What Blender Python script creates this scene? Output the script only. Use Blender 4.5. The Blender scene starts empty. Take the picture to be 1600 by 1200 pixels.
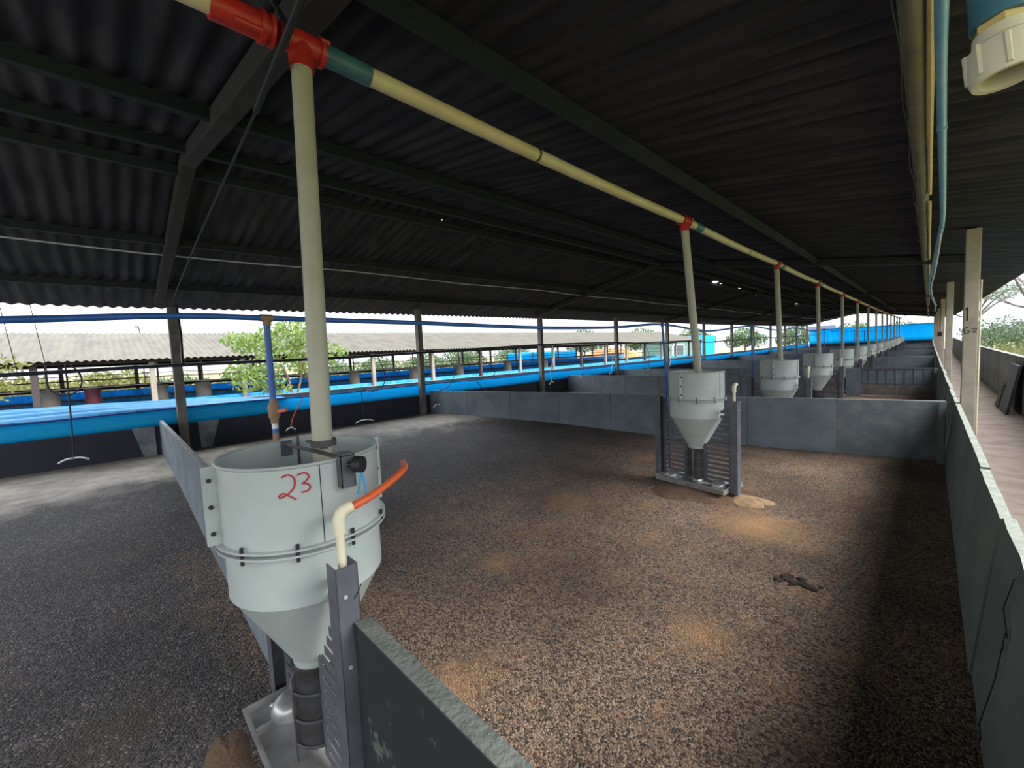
import bpy, math, random
from mathutils import Vector, Matrix
random.seed(7)
C = bpy.context.scene.collection
sc = bpy.context.scene
PI = math.pi

# ---------------------------------------------------------------- site levels
def g(y): return .00015*y*y if y > 0 else 0.0            # the whole yard climbs gently to the far end
def er(y): return .2*(1-math.exp(-max(y, 0)/10.))
RIDGE = -5.65
def roof_z(x, y):
    b = 4.2-.211*(RIDGE-x) if x < RIDGE else 4.2-.162*(x-RIDGE)
    return b+g(y)+er(y)
def floor_z(x, y):
    t = min(max((-1.2-x)/8.8, 0), 1); t = t*t*(3-2*t)
    return .24*t+g(y)

# ---------------------------------------------------------------- materials
def lin(c): return tuple(((v/255.)/12.92 if v/255. <= .04045 else ((v/255.+.055)/1.055)**2.4) for v in c)+(1,)
M = {}
def mat(name, col, rough=.6, metal=0., col2=None, nscale=6., stretch=(1, 1, 1), lo=.4, hi=.65, bump=0., bscale=60., transl=0., spec=.5):
    m = bpy.data.materials.new(name); m.use_nodes = True; nt = m.node_tree; N = nt.nodes; L = nt.links
    b = N['Principled BSDF']; out = N['Material Output']
    b.inputs['Roughness'].default_value = rough; b.inputs['Metallic'].default_value = metal
    b.inputs['Specular IOR Level'].default_value = spec
    b.inputs['Base Color'].default_value = lin(col)
    tc = N.new('ShaderNodeTexCoord'); mp = N.new('ShaderNodeMapping'); mp.inputs['Scale'].default_value = stretch
    L.new(tc.outputs['Object'], mp.inputs['Vector'])
    src = None
    if col2:
        n = N.new('ShaderNodeTexNoise'); n.inputs['Scale'].default_value = nscale; n.inputs['Detail'].default_value = 6
        n.inputs['Roughness'].default_value = .6
        L.new(mp.outputs[0], n.inputs['Vector'])
        r = N.new('ShaderNodeValToRGB'); r.color_ramp.elements[0].position = lo; r.color_ramp.elements[1].position = hi
        r.color_ramp.elements[0].color = lin(col); r.color_ramp.elements[1].color = lin(col2)
        L.new(n.outputs['Fac'], r.inputs[0]); L.new(r.outputs[0], b.inputs['Base Color']); src = r.outputs[0]
    if bump:
        n2 = N.new('ShaderNodeTexNoise'); n2.inputs['Scale'].default_value = bscale; n2.inputs['Detail'].default_value = 5
        L.new(mp.outputs[0], n2.inputs['Vector'])
        bp = N.new('ShaderNodeBump'); bp.inputs['Strength'].default_value = bump; bp.inputs['Distance'].default_value = .02
        L.new(n2.outputs['Fac'], bp.inputs['Height']); L.new(bp.outputs[0], b.inputs['Normal'])
    if transl:
        t = N.new('ShaderNodeBsdfTranslucent'); t.inputs[0].default_value = lin(col)
        if src: L.new(src, t.inputs[0])
        mx = N.new('ShaderNodeMixShader'); mx.inputs[0].default_value = transl
        L.new(b.outputs[0], mx.inputs[1]); L.new(t.outputs[0], mx.inputs[2]); L.new(mx.outputs[0], out.inputs[0])
    M[name] = m; return m

mat('hopper', (176, 185, 180), .42, col2=(164, 173, 167), nscale=5, lo=.35, hi=.75)
mat('hopper_dusty', (190, 196, 180), .5, col2=(172, 172, 150), nscale=4, lo=.35, hi=.7)
mat('galv', (102, 104, 110), .5, .35, col2=(84, 86, 92), nscale=9, lo=.35, hi=.7)
mat('galv_dark', (58, 60, 66), .5, .3, col2=(44, 46, 50), nscale=9)
mat('stainless', (168, 168, 166), .36, .5, col2=(128, 124, 118), nscale=7, lo=.4, hi=.75)
mat('spout_metal', (84, 84, 88), .4, .5, col2=(66, 62, 58), nscale=12)
mat('wire', (120, 120, 122), .4, .8)
mat('bolt', (60, 60, 62), .5, .6)
mat('cream_pvc', (214, 203, 165), .45, col2=(196, 182, 138), nscale=5, stretch=(1, 1, 1), lo=.35, hi=.75)
mat('drop_pvc', (178, 176, 156), .45, col2=(162, 158, 134), nscale=4, lo=.35, hi=.75)
mat('red_pvc', (190, 48, 42), .42, col2=(165, 40, 36), nscale=8)
mat('teal_pvc', (66, 116, 126), .45, col2=(56, 100, 112), nscale=8)
mat('blue_pipe', (38, 92, 168), .4, col2=(52, 104, 180), nscale=8)
mat('pale_blue_pipe', (92, 150, 190), .4, col2=(114, 162, 190), nscale=5)
mat('brown_pvc', (142, 112, 88), .5)
mat('orange', (205, 92, 48), .45)
mat('orange_hose', (215, 96, 52), .4)
mat('cream_fit', (212, 205, 175), .5)
mat('black_rubber', (26, 27, 30), .55)
mat('rail_dark', (42, 46, 56), .5, .2)
mat('steel_dark', (84, 84, 84), .45, .6)
mat('white_bar', (205, 208, 212), .35, .4)
mat('red_paint', (176, 44, 52), .6)
mat('string', (40, 150, 205), .6)
mat('partition', (106, 116, 122), .75, col2=(88, 98, 105), nscale=2.2, bump=.15, bscale=40)
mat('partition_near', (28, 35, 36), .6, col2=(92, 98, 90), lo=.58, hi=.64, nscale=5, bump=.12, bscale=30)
mat('partition_edge', (150, 156, 156), .8, col2=(126, 132, 132), nscale=8)
mat('partition_mottled', (92, 101, 104), .75, col2=(112, 119, 115), nscale=6, lo=.45, hi=.68, bump=.2, bscale=40)
mat('partition_top', (86, 92, 87), .85, col2=(106, 109, 102), nscale=14, bump=.5, bscale=50)
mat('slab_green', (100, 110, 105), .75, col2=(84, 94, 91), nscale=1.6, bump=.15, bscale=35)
mat('slab_lit_top', (148, 154, 143), .85, col2=(126, 132, 121), nscale=12, bump=.3, bscale=60)
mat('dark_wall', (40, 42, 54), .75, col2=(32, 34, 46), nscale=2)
mat('light_patch_grey', (128, 134, 138), .75, col2=(96, 102, 108), nscale=4)
mat('concrete', (176, 164, 146), .8, col2=(152, 143, 128), nscale=3, bump=.2, bscale=40)
mat('concrete_dark', (120, 114, 106), .85, col2=(92, 88, 84), nscale=4, bump=.2, bscale=30)
mat('corridor_wall', (134, 132, 126), .85, col2=(104, 102, 98), nscale=1.4, stretch=(1, 1, .3), bump=.2, bscale=30)
mat('corridor_floor', (206, 184, 168), .9, col2=(178, 154, 138), nscale=2.5, bump=.1, bscale=9)
mat('ledge', (134, 138, 138), .8, col2=(116, 120, 120), nscale=3)
mat('curtain', (24, 196, 240), .55, col2=(30, 202, 244), nscale=1.2, transl=.6)
mat('curtain_pale', (22, 160, 226), .5, col2=(70, 178, 224), nscale=3, transl=.35)
mat('curtain_hem', (10, 70, 150), .6)
mat('purlin', (30, 40, 42), .85, col2=(24, 32, 36), nscale=5)
mat('rafter', (50, 48, 47), .9, col2=(38, 37, 36), nscale=4)
mat('bamboo', (120, 116, 92), .7, col2=(98, 96, 78), nscale=6)
mat('yellow_pipe', (212, 186, 118), .5, col2=(198, 170, 100), nscale=5)
mat('dirt_mound', (96, 74, 54), .95, col2=(76, 58, 44), nscale=10, bump=.6, bscale=60)
mat('sawdust', (160, 134, 102), .95, col2=(130, 106, 80), nscale=14, bump=.5, bscale=90)
mat('manure', (52, 40, 32), .9, col2=(36, 28, 22), nscale=20, bump=.6, bscale=80)
mat('roof_old', (88, 84, 74), .9, col2=(74, 70, 62), nscale=3, stretch=(.3, 1, 1), bump=.15, bscale=20)
mat('barn_conc', (138, 132, 122), .85, col2=(112, 106, 98), nscale=2, stretch=(1, 1, .4))
mat('barn_blue', (40, 170, 240), .6, col2=(96, 196, 245), nscale=2, stretch=(1, 3, 1), transl=.5)
mat('barn_dark', (50, 43, 45), .8)
mat('maroon', (112, 52, 62), .5)
mat('bark', (120, 98, 80), .9, col2=(92, 76, 62), nscale=10)
mat('bark_grey', (108, 100, 96), .9, col2=(88, 82, 80), nscale=10)
mat('leaf_lime', (120, 140, 72), .6, col2=(92, 120, 52), nscale=3, transl=.4)
mat('leaf_gold', (112, 112, 58), .6, col2=(92, 102, 52), nscale=3, transl=.4)
mat('leaf_green', (82, 104, 66), .6, col2=(62, 86, 52), nscale=2, transl=.35)
mat('leaf_dusty', (102, 114, 90), .7, col2=(78, 94, 74), nscale=2, transl=.35)
mat('reed', (128, 128, 86), .7, col2=(104, 112, 68), nscale=1, transl=.35)
mat('earth', (118, 102, 78), .95, col2=(98, 100, 66), nscale=.4, bump=.2, bscale=5)
mat('grass_ground', (134, 120, 76), .95, col2=(104, 116, 60), nscale=.5, lo=.35, hi=.6, bump=.3, bscale=8)
mat('orange_earth', (150, 104, 58), .95, col2=(130, 88, 50), nscale=2)
mat('teal_wall', (80, 112, 104), .7)
mat('white_paint', (226, 228, 224), .6)
mat('teal_sheet', (70, 150, 165), .6)
mat('slate', (74, 78, 92), .4)
mat('window_dark', (60, 74, 78), .3)
mat('ink', (70, 66, 60), .8)

# pen floor: damp litter of small droppings, sawdust patches, bare concrete along the far side
def floor_mat():
    m = bpy.data.materials.new('litter'); m.use_nodes = True; nt = m.node_tree; N = nt.nodes; L = nt.links
    b = N['Principled BSDF']
    geo = N.new('ShaderNodeNewGeometry'); P = geo.outputs['Position']
    def noise(s, d=5, r=.6):
        n = N.new('ShaderNodeTexNoise'); n.inputs['Scale'].default_value = s; n.inputs['Detail'].default_value = d; n.inputs['Roughness'].default_value = r
        L.new(P, n.inputs['Vector']); return n.outputs['Fac']
    def ramp(f, a, ca, c, cb):
        r = N.new('ShaderNodeValToRGB'); r.color_ramp.elements[0].position = a; r.color_ramp.elements[1].position = c
        r.color_ramp.elements[0].color = ca; r.color_ramp.elements[1].color = cb; L.new(f, r.inputs[0]); return r.outputs[0]
    def mix(f, a, c):
        x = N.new('ShaderNodeMix'); x.data_type = 'RGBA'; L.new(f, x.inputs['Factor']); 
        for k, v in (('A', a), ('B', c)):
            s = [i for i in x.inputs if i.name == k and i.type == 'RGBA'][0]
            if isinstance(v, tuple): s.default_value = v
            else: L.new(v, s)
        return [o for o in x.outputs if o.type == 'RGBA'][0]
    def mth(op, a, c=None, clamp=False):
        x = N.new('ShaderNodeMath'); x.operation = op; x.use_clamp = clamp
        for i, v in enumerate((a, c)):
            if v is None: continue
            if isinstance(v, (int, float)): x.inputs[i].default_value = v
            else: L.new(v, x.inputs[i])
        return x.outputs[0]
    sx = N.new('ShaderNodeSeparateXYZ'); L.new(P, sx.inputs[0])
    vor = N.new('ShaderNodeTexVoronoi'); vor.inputs['Scale'].default_value = 92; L.new(P, vor.inputs['Vector'])
    vc = N.new('ShaderNodeSeparateColor'); L.new(vor.outputs['Color'], vc.inputs[0])
    W = (1, 1, 1, 1); K = (0, 0, 0, 1)
    brown = ramp(vc.outputs[0], .1, lin((54, 44, 38)), .95, lin((158, 132, 110)))
    black = ramp(vc.outputs[0], .1, lin((32, 30, 31)), .98, lin((104, 98, 97)))
    # damp black litter, colour darkened further for weaker light, in the near left pen and along the middle of the left half
    ax = mth('MULTIPLY', mth('ADD', sx.outputs[0], 3.1), -.35)             # grows to the left
    ay = mth('MULTIPLY', mth('SUBTRACT', .9, sx.outputs[1]), 1.2)            # grows in front of the near partition
    wet_and_dim = mth('ADD', mth('MAXIMUM', ax, ay), mth('MULTIPLY', mth('SUBTRACT', noise(.9), .5), 2.2))
    wet_and_dim = mth('ADD', wet_and_dim, .15, True)
    col = mix(wet_and_dim, brown, black)
    # sawdust tan patches
    pat = ramp(noise(2.3, 7, .72), .52, K, .66, W)
    spots = None
    for (px, py, r) in ((-2.67, 2.34, .2), (-3.13, 3.94, .3), (-1.83, 1.2, .2), (-2.86, -.1, .22), (-5.4, .05, .22), (-1.2, 4.6, .35), (-1.0, 2.6, .2)):
        d = N.new('ShaderNodeVectorMath'); d.operation = 'DISTANCE'; L.new(P, d.inputs[0]); d.inputs[1].default_value = (px, py, .02)
        v = mth('SUBTRACT', 1.0, mth('DIVIDE', mth('ADD', d.outputs['Value'], mth('MULTIPLY', noise(9, 3), .25)), r*1.9), True)
        spots = v if spots is None else mth('MAXIMUM', spots, v)
    dry = mth('SUBTRACT', 1.0, mth('MULTIPLY', wet_and_dim, .3))
    tan = mix(wet_and_dim, lin((152, 116, 82)), lin((82, 68, 57)))
    col = mix(mth('MULTIPLY', pat, mth('MULTIPLY', dry, .5)), col, tan)
    drk = ramp(noise(1.1, 6, .7), .55, K, .7, W)
    col = mix(mth('MULTIPLY', drk, .45), col, lin((56, 44, 37)))
    col = mix(mth('MULTIPLY', spots, 1.3, True), col, mix(wet_and_dim, lin((166, 130, 94)), lin((84, 72, 62))))
    fl = ramp(vc.outputs[2], .955, K, .965, W)
    col = mix(mth('MULTIPLY', fl, .6), col, lin((172, 160, 148)))
    # bare concrete strip along the curtain side
    bare = mth('ADD', mth('MULTIPLY', mth('SUBTRACT', -7.6, sx.outputs[0]), 1.1), mth('MULTIPLY', mth('SUBTRACT', noise(1.3, 6, .65), .5), 3.6), True)
    conc = ramp(noise(5, 6), .3, lin((150, 142, 130)), .7, lin((186, 178, 164)))
    col = mix(bare, col, conc)
    dk = ramp(noise(.55, 4), .35, lin((170, 170, 170)), .6, W)
    mm = N.new('ShaderNodeMix'); mm.data_type = 'RGBA'; mm.blend_type = 'MULTIPLY'; mm.inputs['Factor'].default_value = 1
    rg = [i for i in mm.inputs if i.type == 'RGBA']; L.new(col, rg[0]); L.new(dk, rg[1])
    L.new([o for o in mm.outputs if o.type == 'RGBA'][0], b.inputs['Base Color'])
    b.inputs['Roughness'].default_value = .72; b.inputs['Specular IOR Level'].default_value = .35
    h = mth('MULTIPLY', mth('ADD', mth('MULTIPLY', vor.outputs['Distance'], -1.0), mth('MULTIPLY', noise(18, 4), 1.2)), mth('SUBTRACT', 1.0, mth('MULTIPLY', bare, .85)))
    bp = N.new('ShaderNodeBump'); bp.inputs['Strength'].default_value = .55; bp.inputs['Distance'].default_value = .016
    L.new(h, bp.inputs['Height']); L.new(bp.outputs[0], b.inputs['Normal'])
    M['litter'] = m
floor_mat()

# corrugated sheets seen from below: sooty, with dust streaks down the slope and a few torn holes
def roof_mat():
    m = bpy.data.materials.new('sooty_sheet'); m.use_nodes = True; nt = m.node_tree; N = nt.nodes; L = nt.links
    b = N['Principled BSDF']; b.inputs['Roughness'].default_value = .9; b.inputs['Specular IOR Level'].default_value = .2
    geo = N.new('ShaderNodeNewGeometry')
    mp = N.new('ShaderNodeMapping'); mp.inputs['Scale'].default_value = (.7, 5.6, .7); L.new(geo.outputs['Position'], mp.inputs['Vector'])
    n = N.new('ShaderNodeTexNoise'); n.inputs['Scale'].default_value = 1.6; n.inputs['Detail'].default_value = 6; L.new(mp.outputs[0], n.inputs['Vector'])
    r = N.new('ShaderNodeValToRGB'); r.color_ramp.elements[0].position = .42; r.color_ramp.elements[1].position = .72
    r.color_ramp.elements[0].color = lin((42, 42, 49)); r.color_ramp.elements[1].color = lin((66, 64, 66)); L.new(n.outputs['Fac'], r.inputs[0])
    L.new(r.outputs[0], b.inputs['Base Color'])
    holes = [(-5.9, 17.2, .10, .3), (-5.93, 17.9, .05, .12), (-6.0, 20.3, .08, .25), (-6.1, 23.7, .12, .3), (-6.1, 24.6, .05, .2), (-6.2, 33, .14, .3), (-6.0, 1.02, .014, .014), (-6.0, 4.05, .02, .02), (-5.9, 4.3, .016, .016), (-1.87, 1.36, .01, .01)]
    acc = None
    ns = N.new('ShaderNodeTexNoise'); ns.inputs['Scale'].default_value = 6; L.new(geo.outputs['Position'], ns.inputs['Vector'])
    for (x, y, rx, ry) in holes:
        s = N.new('ShaderNodeVectorMath'); s.operation = 'SUBTRACT'; L.new(geo.outputs['Position'], s.inputs[0]); s.inputs[1].default_value = (x, y, 0)
        q = N.new('ShaderNodeVectorMath'); q.operation = 'MULTIPLY'; L.new(s.outputs[0], q.inputs[0]); q.inputs[1].default_value = (1/rx, 1/ry, 0)
        l = N.new('ShaderNodeVectorMath'); l.operation = 'LENGTH'; L.new(q.outputs[0], l.inputs[0])
        a = N.new('ShaderNodeMath'); a.operation = 'ADD'; L.new(l.outputs['Value'], a.inputs[0]); L.new(ns.outputs['Fac'], a.inputs[1])
        t = N.new('ShaderNodeMath'); t.operation = 'LESS_THAN'; L.new(a.outputs[0], t.inputs[0]); t.inputs[1].default_value = 1.35
        if acc is None: acc = t.outputs[0]
        else:
            mxm = N.new('ShaderNodeMath'); mxm.operation = 'MAXIMUM'; L.new(acc, mxm.inputs[0]); L.new(t.outputs[0], mxm.inputs[1]); acc = mxm.outputs[0]
    tr = N.new('ShaderNodeBsdfTransparent'); mx = N.new('ShaderNodeMixShader')
    L.new(acc, mx.inputs[0]); L.new(b.outputs[0], mx.inputs[1]); L.new(tr.outputs[0], mx.inputs[2]); L.new(mx.outputs[0], N['Material Output'].inputs[0])
    M['sooty_sheet'] = m
roof_mat()

# ---------------------------------------------------------------- mesh helpers
class MB:
    def __init__(s): s.v = []; s.f = []; s.sm = []
    def add(s, vs, fs, smooth=False):
        o = len(s.v); s.v += [tuple(v) for v in vs]
        for f in fs: s.f.append(tuple(i+o for i in f)); s.sm.append(smooth)
        return s
    def box(s, x0, x1, y0, y1, z0, z1):
        return s.hexa([(x0, y0, z0), (x1, y0, z0), (x1, y1, z0), (x0, y1, z0), (x0, y0, z1), (x1, y0, z1), (x1, y1, z1), (x0, y1, z1)])
    def hexa(s, vs): return s.add(vs, [(3, 2, 1, 0), (4, 5, 6, 7), (0, 1, 5, 4), (1, 2, 6, 5), (2, 3, 7, 6), (3, 0, 4, 7)])
    def bar(s, a, b, w, h, up=(0, 0, 1)):
        a = Vector(a); b = Vector(b); d = (b-a).normalized(); u = Vector(up)
        r = d.cross(u).normalized(); u = r.cross(d).normalized()
        q = [a-r*w/2-u*h/2, a+r*w/2-u*h/2, b+r*w/2-u*h/2, b-r*w/2-u*h/2]
        return s.hexa(q+[p+u*h for p in q])
    def tube(s, pts, r, seg=12, caps=True, smooth_n=0):
        pts = [Vector(p) for p in pts]
        if smooth_n: pts = catmull(pts, smooth_n)
        rs = r if isinstance(r, (list, tuple)) else [r]*len(pts)
        n = len(pts); rings = []; ref = None
        for i, p in enumerate(pts):
            d = (pts[min(i+1, n-1)]-pts[max(i-1, 0)]).normalized()
            if ref is None: ref = Vector((0, 0, 1)) if abs(d.z) < .9 else Vector((1, 0, 0))
            a = (ref-d*ref.dot(d)).normalized(); ref = a; b = d.cross(a)
            rings.append([p+a*rs[i]*math.cos(2*PI*k/seg)+b*rs[i]*math.sin(2*PI*k/seg) for k in range(seg)])
        vs = [v for rg in rings for v in rg]; fs = []
        for i in range(n-1):
            for k in range(seg):
                k2 = (k+1) % seg; fs.append((i*seg+k, i*seg+k2, (i+1)*seg+k2, (i+1)*seg+k))
        s.add(vs, fs, True)
        if caps: s.add(rings[0], [tuple(range(seg-1, -1, -1))]); s.add(rings[-1], [tuple(range(seg))])
        return s
    def lathe(s, prof, seg=48, c=(0, 0, 0), sharp=False):
        n = len(prof); vs = []
        for (r, z) in prof:
            for k in range(seg): vs.append((c[0]+r*math.cos(2*PI*k/seg), c[1]+r*math.sin(2*PI*k/seg), c[2]+z))
        fs = [(i*seg+k, i*seg+(k+1) % seg, (i+1)*seg+(k+1) % seg, (i+1)*seg+k) for i in range(n-1) for k in range(seg)]
        return s.add(vs, fs, not sharp)
    def grid(s, fn, nu, nv, smooth=True):
        vs = [fn(i/nu, j/nv) for i in range(nu+1) for j in range(nv+1)]
        fs = [(i*(nv+1)+j, (i+1)*(nv+1)+j, (i+1)*(nv+1)+j+1, i*(nv+1)+j+1) for i in range(nu) for j in range(nv)]
        return s.add(vs, fs, smooth)
    def sphere(s, c, r, su=12, sv=8, sc_=(1, 1, 1)):
        def fn(u, v):
            th = u*2*PI; ph = v*PI
            return (c[0]+r*sc_[0]*math.sin(ph)*math.cos(th), c[1]+r*sc_[1]*math.sin(ph)*math.sin(th), c[2]+r*sc_[2]*math.cos(ph))
        return s.grid(fn, su, sv)
    def build(s, name, m, parent=None, bevel=0., solid=0.):
        me = bpy.data.meshes.new(name); me.from_pydata(s.v, [], s.f); me.update()
        me.polygons.foreach_set('use_smooth', s.sm)
        o = bpy.data.objects.new(name, me); C.objects.link(o)
        me.materials.append(M[m] if isinstance(m, str) else m)
        if any(s.sm):
            for e in me.edges: pass
            try: me.set_sharp_from_angle(angle=math.radians(38))
            except Exception: pass
        if parent: o.parent = parent
        if solid:
            md = o.modifiers.new('Solidify', 'SOLIDIFY'); md.thickness = solid; md.offset = 0
        if bevel:
            md = o.modifiers.new('Bevel', 'BEVEL'); md.width = bevel; md.segments = 2; md.limit_method = 'ANGLE'
        return o
def catmull(p, n):
    out = []
    for i in range(len(p)-1):
        p0 = p[max(i-1, 0)]; p1 = p[i]; p2 = p[i+1]; p3 = p[min(i+2, len(p)-1)]
        for k in range(n):
            t = k/n
            out.append(.5*((2*p1)+(p2-p0)*t+(2*p0-5*p1+4*p2-p3)*t*t+(3*p1-p0-3*p2+p3)*t**3))
    out.append(p[-1]); return out
def tag(o, label, cat, group=None, kind=None):
    o['label'] = label; o['category'] = cat
    if group: o['group'] = group
    if kind: o['kind'] = kind
    return o
def struct(o): o['kind'] = 'structure'; return o
def thing(name, label, cat, loc=(0, 0, 0), group=None, rz=0):
    o = bpy.data.objects.new(name, None); C.objects.link(o); o.location = loc; o.rotation_euler = (0, 0, rz)
    o.empty_display_size = .1
    return tag(o, label, cat, group)
def copy_tree(o, parent=None):
    c = o.copy(); C.objects.link(c)
    if parent: c.parent = parent
    for ch in list(o.children): copy_tree(ch, c)
    return c
ORD = ['first', 'second', 'third', 'fourth', 'fifth', 'sixth', 'seventh', 'eighth', 'ninth', 'tenth', 'eleventh', 'twelfth', 'thirteenth', 'fourteenth', 'fifteenth', 'sixteenth']

# ================================================================ SETTING
YE = 62.0
ys = [-5+i*.5 for i in range(0, 30)]+[10+i*2. for i in range(0, 27)]
xs = [-10.36, -10, -9, -8, -7, -6, -5, -4, -3, -2, -1, 0, .3]
b = MB(); b.grid(lambda u, v: (xs[round(u*(len(xs)-1))], ys[round(v*(len(ys)-1))], floor_z(xs[round(u*(len(xs)-1))], ys[round(v*(len(ys)-1))])), len(xs)-1, len(ys)-1)
struct(b.build('floor', 'litter'))
b = MB(); b.grid(lambda u, v: (.3+u*1.25, -5+v*70, g(-5+v*70)-.002), 2, 70)
struct(b.build('floor', 'corridor_floor'))
# ground outside, either side
def gl(u, v):
    x = -11-u*110; y = -60+v*260
    return (x, y, -.35+g(min(max(y, 0), 60))+(0 if u < .15 else (u-.15)*1.5))
struct(MB().grid(gl, 12, 40).build('ground', 'earth'))
def gr(u, v):
    x = 1.62+u*90; y = -30+v*230
    return (x, y, .05+g(min(max(y, 0), 60))+u*.6)
struct(MB().grid(gr, 12, 40).build('ground', 'grass_ground'))

# roof sheets
def corr_roof(x_list, y0, y1, zf, per=.177, amp=.016, seg=6):
    n = int((y1-y0)/per*seg); b = MB()
    yy = [y0+i*per/seg for i in range(n+1)]
    vs = [(x, y, zf(x, y)+amp*math.cos(2*PI*(y-y0)/per)) for y in yy for x in x_list]
    k = len(x_list)
    fs = [(i*k+j, i*k+j+1, (i+1)*k+j+1, (i+1)*k+j) for i in range(n) for j in range(k-1)]
    return b.add(vs, fs, True)
EAVE_R = 1.5
struct(corr_roof([-10.95, -9.6, -8.2, -6.9, RIDGE, -4.2, -2.7, -1.2, .2, EAVE_R], -5.2, YE+.8, roof_z).build('ceiling', 'sooty_sheet'))

# right corridor wall: thin upright precast slabs with a ragged top, its sky-lit paleness put into the colour
wr = bpy.data.objects.new('wall_right', None); C.objects.link(wr); struct(wr)
y = -1.6; rr = random.Random(3)
while y < YE-.2:
    L_ = rr.choice([1.15, 1.25, 1.3]) if y < 25 else 3.0
    y2 = min(y+L_, YE); off = rr.uniform(-.006, .006); zt = .9+rr.uniform(-.012, .012); n = 7
    b = MB()
    def fz(t): return zt+rr.uniform(-.004, .004)
    pr = [(y+.004+(y2-y-.008)*i/n, fz(i/n), rr.uniform(-.003, .003)) for i in range(n+1)]
    for i in range(n):
        (ya, za, da), (yb, zb, db) = pr[i], pr[i+1]
        x0, x1 = .285+off, .33+off
        b.hexa([(x0-.09, ya, floor_z(0, ya)-.05), (x1-.02, ya, floor_z(0, ya)-.05), (x1-.02, yb, floor_z(0, yb)-.05), (x0-.09, yb, floor_z(0, yb)-.05),
                (x0+da, ya, za+g(ya)), (x1, ya, za+g(ya)), (x1, yb, zb+g(yb)), (x0+db, yb, zb+g(yb))])
    o = b.build('slab', 'slab_green', wr); o.data.materials.append(M['slab_lit_top'])
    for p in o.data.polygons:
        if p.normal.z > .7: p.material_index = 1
    y = y2
b = MB(); ck = [(0.27, 2.604, 0.845), (0.253, 2.69, 0.671), (0.25, 2.555, 0.638), (0.242, 2.561, 0.562), (0.227, 2.562, 0.412), (0.197, 2.679, 0.108), (0.196, 2.601, 0.102), (0.191, 2.61, 0.047)]
b.tube(ck, .0022, 5)
rc = random.Random(4)
for p in ck[1:4]+ck[5:]:
    for k in range(4): b.sphere((p[0]+.001, p[1]+rc.gauss(0, .008), p[2]+rc.gauss(0, .015)), rc.uniform(.004, .011), 8, 6, (.3, 1, 1.3))
b.build('mortar_crack', 'black_rubber', wr)
# outer corridor wall
b = MB()
for i in range(24):
    a, c = -4+i*2.8, -4+i*2.8+2.79
    b.hexa([(1.5, a, g(a)-.05), (1.62, a, g(a)-.05), (1.62, c, g(c)-.05), (1.5, c, g(c)-.05), (1.5, a, 1.28+g(a)), (1.62, a, 1.28+g(a)), (1.62, c, 1.28+g(c)), (1.5, c, 1.28+g(c))])
struct(b.build('wall_corridor', 'corridor_wall'))
# low dark wall on the left
b = MB()
for i in range(17):
    a, c = -5+i*4., min(-5+i*4.+4, YE)
    zb = lambda q: floor_z(-10.3, q)-.1
    b.hexa([(-10.46, a, zb(a)-.6), (-10.35, a, zb(a)), (-10.35, c, zb(c)), (-10.46, c, zb(c)-.6), (-10.46, a, .78+g(a)), (-10.35, a, .78+g(a)), (-10.35, c, .78+g(c)), (-10.46, c, .78+g(c))])
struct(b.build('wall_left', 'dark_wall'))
# concrete ledge outside the curtain
b = MB()
for i in range(17):
    a, c = -5+i*4., min(-5+i*4.+4, YE)
    b.hexa([(-11.05, a, 1.04+g(a)), (-10.8, a, 1.04+g(a)), (-10.8, c, 1.04+g(c)), (-11.05, c, 1.04+g(c)), (-11.05, a, 1.15+g(a)), (-10.8, a, 1.15+g(a)), (-10.8, c, 1.15+g(c)), (-11.05, c, 1.15+g(c))])
    b.box(-11.0, -10.85, a+1.9, a+2.1, -.6, 1.05+g(a))
struct(b.build('trim_1', 'ledge'))

# ================================================================ ROOF TIMBERS
ylist = [-5, -2, 0, 2, 4, 6, 8, 11, 14, 18, 22, 27, 33, 40, 48, 55, YE]
for i, (px, w, h, lab) in enumerate([
        (-9.55, .07, .1, 'lowest green purlin on the curtain side, just above the left eave'),
        (-7.75, .07, .1, 'green purlin halfway up the left slope of the sooty roof'),
        (-5.95, .07, .1, 'green purlin just left of the roof ridge'),
        (-5.35, .07, .1, 'green purlin just right of the roof ridge'),
        (-4.1, .07, .1, 'green purlin on the right slope nearest the ridge'),
        (-1.8, .06, .1, 'grey-green purlin running just behind and above the cream feed pipe')]):
    b = MB()
    for a, c in zip(ylist, ylist[1:]):
        za, zc_ = roof_z(px, a)-.025-h, roof_z(px, c)-.025-h
        b.hexa([(px-w/2, a, za), (px+w/2, a, za), (px+w/2, c, zc_), (px-w/2, c, zc_), (px-w/2, a, za+h), (px+w/2, a, za+h), (px+w/2, c, zc_+h), (px-w/2, c, zc_+h)])
    tag(b.build('roof_purlin', 'purlin'), lab, 'roof beam')
FR = [.82+10.7*i for i in range(6)]
fr_lab = ['nearest sooty concrete rafter pair, spanning the ridge above the first feeder', 'second concrete rafter pair down the roof from the camera', 'third concrete rafter pair down the roof from the camera', 'fourth concrete rafter pair down the roof from the camera', 'fifth concrete rafter pair down the roof', 'sixth concrete rafter pair, closest to the blue end curtain']
for i, fy in enumerate(FR):
    t = thing('roof_rafter', fr_lab[i], 'roof beam', (RIDGE, fy, 0))
    for (xa, xb) in ((-10.3, RIDGE), (RIDGE, .55)):
        d = .15
        MB().bar((xa-RIDGE, 0, roof_z(xa, fy)-.03-d/2), (xb-RIDGE, 0, roof_z(xb, fy)-.03-d/2), .13, d).build('rafter', 'rafter', t, .01)
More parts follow.
